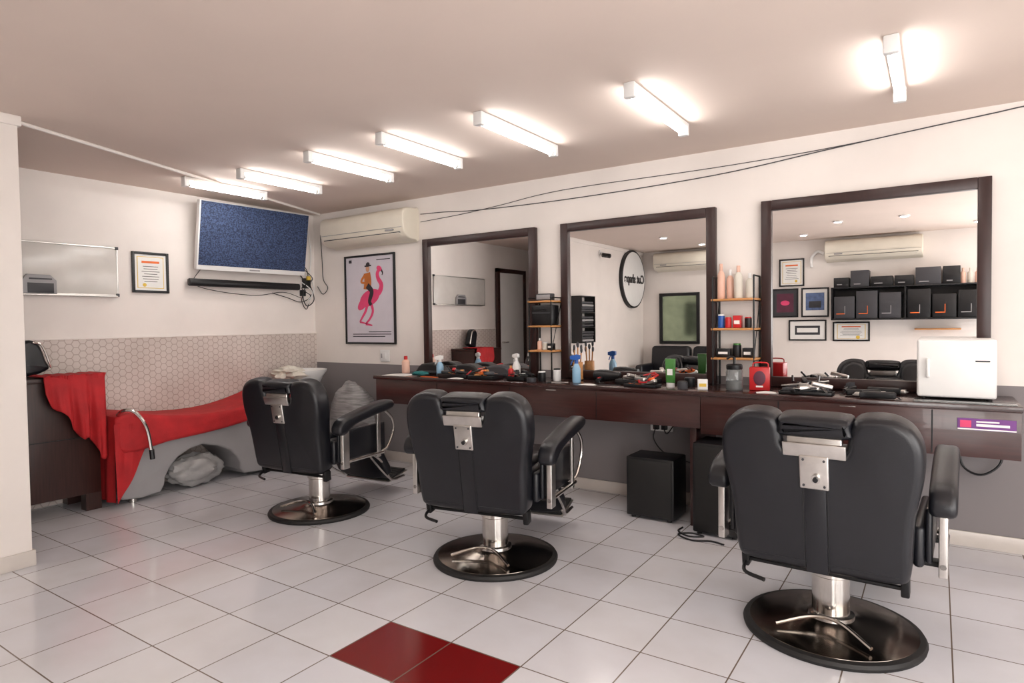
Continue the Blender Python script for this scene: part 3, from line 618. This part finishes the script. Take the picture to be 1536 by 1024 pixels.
clutter(tray(-1.70,4.08,.26,.2,.035,m_blackp,0),.26,.2,16,mats=[m_blackp,m_dkgrey,m_blackp,m_redp,m_brushed]).done()
clutter(tray(-1.60,3.91,.22,.11,.02,m_blackp,0),.22,.11,12,mats=[m_blackp,m_orange,m_redp,m_blackp,m_brushed]).done()
comb(-1.85,3.9,8); scissors(-2.25,3.9,20); comb(-3.42,3.88,-5,m_orange)
o=M('cream_tube',(-1.43,3.96,CT+.001)); o.lathe([(.024,0),(.026,.003),(.026,.03)],(0,0,0),m_white,20).pillow([(-.028,.03),(-.034,.185),(.034,.185),(.028,.03)],-.012,.012,.008,m_green,'y',sm=0); o.b2((-.018,-.0135,.08),(.018,-.0115,.12),m_white); o.done()
can(-1.34,4.07,CT,.06,.036,m_blackp,m_dkgrey,'hair_wax_jar'); can(-1.33,3.9,CT,.05,.032,m_dkgrey,m_blackp,'hair_wax_jar')
carton(-1.21,3.92,CT,.06,.04,.065,m_white,label=m_yellow,rz=20)
o=M('pump_jar',(-1.03,3.97,CT+.001)); o.lathe([(.046,0),(.05,.006),(.05,.11),(.044,.13)],(0,0,0),m_clear,24).lathe([(.046,.128),(.048,.135),(.048,.155),(.04,.16)],(0,0,0),m_blackp,24).lathe([(.043,.008),(.043,.06)],(0,0,0),m_dkgrey,20)
o.cyl((0,0,.158),(0,0,.2),.008,m_blackp).tube([(0,0,.2),(-.02,-.0,.205),(-.045,0,.19)],.006,m_blackp); o.done()
o=M('red_tissue_box',(-.9,4.05,CT+.001),10); o.b2((-.058,-.04,0),(.058,.04,.14),m_redp,.005).ell((0,-.04,.075),(.035,.003,.045),m_wine,16,8).b2((-.02,-.044,.02),(.02,-.041,.03),m_paper); o.tube([(-.04,0,.14),(-.03,0,.165),(.04,0,.165),(.05,0,.14)],.004,m_redp); o.done()
clutter(tray(-.62,3.94,.28,.12,.018,m_blackp,0),.28,.12,14,mats=[m_blackp,m_dkgrey,m_brushed,m_brushed]).done()
clutter(tray(-.64,4.14,.24,.12,.03,m_dkgrey,0),.24,.12,14,mats=[m_blackp,m_dkgrey,m_blackp,m_brushed]).done()
def clipper(x,y,rz):
    o=M('hair_clipper',(x,y,CT+.001),rz); o.pillow([(-.085,-.018),(-.09,0),(-.085,.018),(0,.023),(.06,.02),(.075,.024),(.075,-.024),(.06,-.02),(0,-.023)],.002,.038,.01,m_blackp,'z',sm=2)
    o.box((.085,0,.02),(.03,.042,.02),m_brushed,.004)
    for k in range(6): o.box((.103,-.018+.0072*k,.018),(.01,.003,.004),m_brushed)
    o.tube([(-.085,0,.02),(-.11,.01,.008),(-.12,.03,.005),(-.10,.05,.005)],.003,m_blackp); return o.done()
clipper(-.33,3.97,8); clipper(-.24,4.12,-5); clipper(-.27,3.87,175)
o=M('hair_brush',(-.42,4.17,CT+.001),80); o.pillow([(-.05,-.02),(-.05,.02),(.02,.028),(.05,.0),(.02,-.028)],.02,.035,.006,m_blackp,'z').tube([(-.05,0,.028),(-.12,0,.02)],.009,m_blackp)
for a in range(7):
    for b in range(3): o.cyl((-.04+.012*a,-.012+.012*b,.034),(-.04+.012*a,-.012+.012*b,.055),.0018,m_dkgrey,n=5)
o.done()

# ---------------------------------------------------------------- under counter
def speaker(x,y,w,d,h,name='subwoofer'):
    o=M(name,(x,y,0.001)); o.b2((-w/2,-d/2,.015),(w/2,d/2,h),m_blackp,.008)
    for a in(-1,1):
        for b in(-1,1): o.cyl((a*w*.38,b*d*.38,0),(a*w*.38,b*d*.38,.02),.015,m_rubber)
    o.b2((-w/2+.015,-d/2-.006,.03),(w/2-.015,-d/2,h-.015),m_rubber,.004)
    o.done()
speaker(-1.53,3.96,.32,.24,.40)
speaker(-1.08,3.86,.27,.26,.55,'tower_speaker')
o=M('power_strip',(-1.70,YF,.5)); o.b2((0,-.03,0),(.16,-.001,.07),m_white,.005).b2((.03,-.06,.015),(.07,-.03,.055),m_blackp,.005).b2((.09,-.06,.015),(.13,-.03,.055),m_blackp,.005)
o.tube([(.05,-.06,.03),(.05,-.09,-.05),(.12,-.05,-.15),(.3,-.04,-.2)],.004,m_blackp).tube([(.11,-.06,.03),(.15,-.1,.0),(.2,-.06,.08)],.004,m_blackp); o.done()
o=M('floor_cable'); o.tube([(-1.3,3.80,.006),(-1.3,3.72,.006),(-1.22,3.66,.006),(-1.14,3.70,.006),(-1.22,3.72,.006),(-1.28,3.66,.006),(-1.18,3.60,.006),(-1.08,3.64,.006),(-1.0,3.62,.006)],.005,m_blackp); o.done()
o=M('hanging_cable'); o.tube([(.1,4.28,.585),(.12,4.27,.46),(.2,4.26,.42),(.28,4.27,.48),(.3,4.28,.585)],.006,m_blackp); o.done()
o=M('hanging_cable'); o.tube([(-3.75,4.28,.615),(-3.74,4.28,.4),(-3.78,4.28,.2),(-3.7,4.27,.1)],.005,m_blackp); o.done()

# ---------------------------------------------------------------- wash bed
XF=-4.86
b=M('shampoo_bed')
sh=[(2.19,.04),(2.17,.16),(2.2,.34),(2.4,.43),(2.8,.455),(3.2,.49),(3.5,.58),(3.62,.6),(3.66,.4),(3.6,.15),(3.56,.04),(3.16,.04),(3.12,.14),(3.03,.26),(2.8,.345),(2.6,.28),(2.5,.15),(2.46,.04)]
b.pillow(sh,XL+.05,XF,.02,m_grey,'x',sm=2)
mt=[(2.13,.58),(2.14,.65),(2.25,.665),(2.5,.62),(2.8,.595),(3.1,.61),(3.4,.68),(3.62,.77),(3.68,.76),(3.66,.66),(3.4,.54),(3.1,.475),(2.8,.44),(2.5,.42),(2.25,.38),(2.15,.42)]
b.pillow(mt,XL+.025,XF+.06,.03,m_red,'x',sm=2)
b.grid(lambda u,v:(XF+.055+.012*math.sin(u*14)*(1-v)-.02*v,2.12+.20*u+.02*v,.60-.57*v*(1-.45*u-.2*u*u)+.008*math.sin(u*9)),16,12,m_red)
b.grid(lambda u,v:(XF+.055-.42*u,2.125+.012*math.sin(u*18)*v-.005*v,.62-.58*v),24,10,m_red)
for y in(2.28,3.4):
    for x in(XL+.12,XF-.05): b.cyl((x,y,0.001),(x,y,.05),.028,m_chrome)
b.tube([(XF+.03,2.16,.66),(XF+.1,2.17,.70),(XF+.13,2.23,.68),(XF+.14,2.30,.56),(XF+.14,2.33,.38)],.014,m_chrome).tube([(XF+.14,2.33,.40),(XF+.14,2.335,.33)],.018,m_blackp,sm=False)
b.lathe([(.12,0),(.15,.04),(.2,.14),(.23,.18),(.235,.2),(.21,.2),(.17,.14),(.1,.06)],(-5.07,3.92,.66),m_white,28)
b.lathe([(.16,0.001),(.15,.1),(.1,.5),(.12,.68)],(-5.07,3.92,0),m_grey,24)
b.ell((-5.0,3.72,.84),(.16,.14,.06),m_cream,28,18,nz=.5,seed=5)
b.done()
o=M('storage_sack',(-4.52,4.06,0)); o.ell((0,0,.375),(.27,.17,.37),m_sack,28,20,nz=.12,seed=9); o.done()
o=M('plastic_bag',(-4.99,2.80,.0)); o.ell((0,0,.13),(.12,.22,.125),m_bag,36,24,nz=.22,seed=4); o.done()
c=M('wooden_cabinet'); x0,x1,y0,y1=XL+.02,-4.95,1.5,2.09
c.b2((x0,y0,.92),(x1+.015,y1+.01,.95),m_woodv,.004).b2((x0,y0,.12),(x1,y1,.92),m_woodv,.003)
for y in(y0+.03,y1-.07): 
    c.b2((x0,y-.03,0.001),(x0+.08,y+.07,.12),m_woodv).b2((x1-.08,y-.03,0.001),(x1,y+.07,.12),m_woodv)
c.b2((x1-.001,y0+.04,.52),(x1+.006,y1-.03,.525),m_blackp)
c.done()
t=M('red_towel')
def tw(u,v):
    y=1.74+.37*u; l=.36+.14*math.sin(u*1.5)+.34*u**.8+.03*math.sin(u*16)
    s_=v*l; fold=.02*math.sin(u*22+v*2)+.012*math.sin(u*41)
    if s_<.25: return (-5.13+s_,y,.962+.008*abs(math.sin(u*17)))
    d=s_-.25; return (-4.895+.02*min(1,d*4)+fold*min(1,d*3),y+.03*d*math.sin(u*5)+.04*d,.958-d+.01*math.sin(u*12))
t.grid(tw,50,40,m_red); ob=t.done(fix=False); md=ob.modifiers.new('thick','SOLIDIFY'); md.thickness=.006; md.offset=1
o=M('leather_headrest_cushion',(-5.235,1.84,.956),90); o.mx=Matrix.Rotation(math.radians(-14),4,'Y'); 
o.pillow([(-.09,0.02),(-.1,.1),(-.09,.22),(-.02,.26),(.04,.22),(.05,.1),(.05,0.03)],-.05,.04,.025,m_leather,'y'); o.tube([(.06,-.06,.04),(.05,-.06,.2),(0,-.06,.24)],.008,m_chrome); o.done()

# ---------------------------------------------------------------- behind the camera (seen in the mirrors)
o=M('product_shelf'); x0,x1=-1.22,.5; ya=YB+.002
for z in(1.27,1.70): o.b2((x0,ya,z-.012),(x1,ya+.28,z+.008),m_blackp,.003)
for xx in(x0,(x0+x1)/2,x1-.02): o.b2((xx,ya,1.27),(xx+.02,ya+.28,1.70),m_blackp)
o.b2((x0,ya,1.27),(x1,ya+.01,1.70),m_blackp)
for q in range(2):
    for k in range(3):
        xx=x0+.035+q*.86+k*.27
        o.b2((xx,ya+.02,1.28),(xx+.25,ya+.26,1.28+random.choice([.34,.3,.37])),random.choice([m_blackp,m_dkgrey]),.004)
        o.b2((xx+.03,ya+.2595,1.34),(xx+.13,ya+.2615,1.352),random.choice([m_orange,m_grey])).b2((xx+.13,ya+.2595,1.34),(xx+.137,ya+.2615,1.45),m_orange if k==1 else m_grey)
xx=x0+.03
while xx<.12:
    w=random.uniform(.2,.3); hh=random.choice([.13,.2,.22]); o.b2((xx,ya+.03,1.709),(xx+w-.02,ya+.25,1.709+hh),random.choice([m_blackp,m_dkgrey,m_blackp]),.004); o.b2((xx+.04,ya+.2495,1.74),(xx+w*.5,ya+.2515,1.752),m_grey); xx+=w
for k in range(4): o.lathe([(.03,0),(.03,.13),(.012,.15),(.012,.19)],(.19+.075*k,ya+.14,1.709),m_peach if k%2 else m_cream,14)
o.done()
o=M('wooden_wall_ledge'); o.b2((-.25,YB+.001,1.12),(.25,YB+.16,1.14),m_oak,.003); o.done()
o=M('round_shop_sign',(WX,-.9,1.95),90); o.mx=Matrix.Rotation(math.radians(90),4,'X')
o.lathe([(.46,.001),(.46,.05),(.44,.06),(.43,.052)],(0,0,0),m_blackp,48).lathe([(.435,.04),(.43,.056),(.42,.058)],(0,0,0),m_white,48); sg=o.done()
cu=bpy.data.curves.new('sign_lettering','FONT'); cu.body='Cut shape'; cu.size=.19; cu.align_x='CENTER'; cu.align_y='CENTER'; cu.extrude=.004; cu.offset=.005; cu.materials.append(m_blackp)
tx=bpy.data.objects.new('sign_lettering',cu); bpy.context.collection.objects.link(tx); tx.parent=sg; tx.location=(0,-.062,0); tx.rotation_euler=(math.radians(90),0,0)
o=M('security_camera',(WX,.23,2.28),90); o.cyl((0,0,0),(0,-.02,0),.035,m_white).tube([(0,-.02,0),(0,-.06,.0),(0,-.08,-.03)],.009,m_white).cyl((0,-.05,-.035),(0,-.17,-.06),.032,m_blackp).cyl((0,-.17,-.06),(0,-.175,-.061),.026,m_blackp); o.done()
o=M('towel_rack',(WX,.9,1.0),90)
for z in(0,.2,.4,.62): o.b2((-.2,-.16,z),(.2,-.002,z+.012),m_blackp,.003)
o.b2((-.2,-.16,0),(-.185,-.002,.63),m_blackp).b2((.185,-.16,0),(.2,-.002,.63),m_blackp)
for z in(.013,.213,.413):
    for k in range(4): o.box((random.uniform(-.01,.01),-.085,z+.02+k*.036),(.34,.13,.032),random.choice([m_dkgrey,m_blackp,m_grey,m_dkgrey]),.012)
o.done()
o=M('waiting_sofa',(-3.2,YB+.38,0)); 
o.box((0,0,.25),(1.4,.6,.2),m_leather,.04).box((-.34,.04,.40),(.64,.54,.14),m_leather,.05,seg=4).box((.34,.04,.40),(.64,.54,.14),m_leather,.05,seg=4)
o.box((-.34,-.24,.66),(.64,.16,.44),m_leather,.06,rot=(6,0,0),seg=4).box((.34,-.24,.66),(.64,.16,.44),m_leather,.06,rot=(6,0,0),seg=4)
for s_ in(-1,1):
    o.box((s_*.68,0,.40),(.12,.6,.4),m_leather,.04)
    for q in(-.22,.22): o.cyl((s_*.6,q,0.001),(s_*.6,q,.16),.02,m_chrome)
o.done()

# ---------------------------------------------------------------- camera, world, view
yaw,pitch,roll,f,h=0.5913,0.0289,-0.0133,950.8052,1.2787
cy,sy=math.cos(yaw),math.sin(yaw)
F=Vector((-sy*math.cos(pitch),cy*math.cos(pitch),-math.sin(pitch))); r=Vector((cy,sy,0)); u=r.cross(F)
r2=r*math.cos(roll)+u*math.sin(roll); u2=-r*math.sin(roll)+u*math.cos(roll)
cd=bpy.data.cameras.new('camera'); cam=bpy.data.objects.new('camera',cd); bpy.context.collection.objects.link(cam)
mt_=Matrix((r2,u2,-F)).transposed().to_4x4(); mt_.translation=Vector((0,0,h)); cam.matrix_world=mt_
cd.sensor_width=36; cd.lens=f/1536*36; cd.clip_start=.05; scene.camera=cam
w=bpy.data.worlds.new('world'); scene.world=w; w.use_nodes=True; w.node_tree.nodes['Background'].inputs[0].default_value=(.8,.75,.7,1); w.node_tree.nodes['Background'].inputs[1].default_value=.3
scene.view_settings.view_transform='Standard'; scene.view_settings.look='None'; scene.view_settings.exposure=0
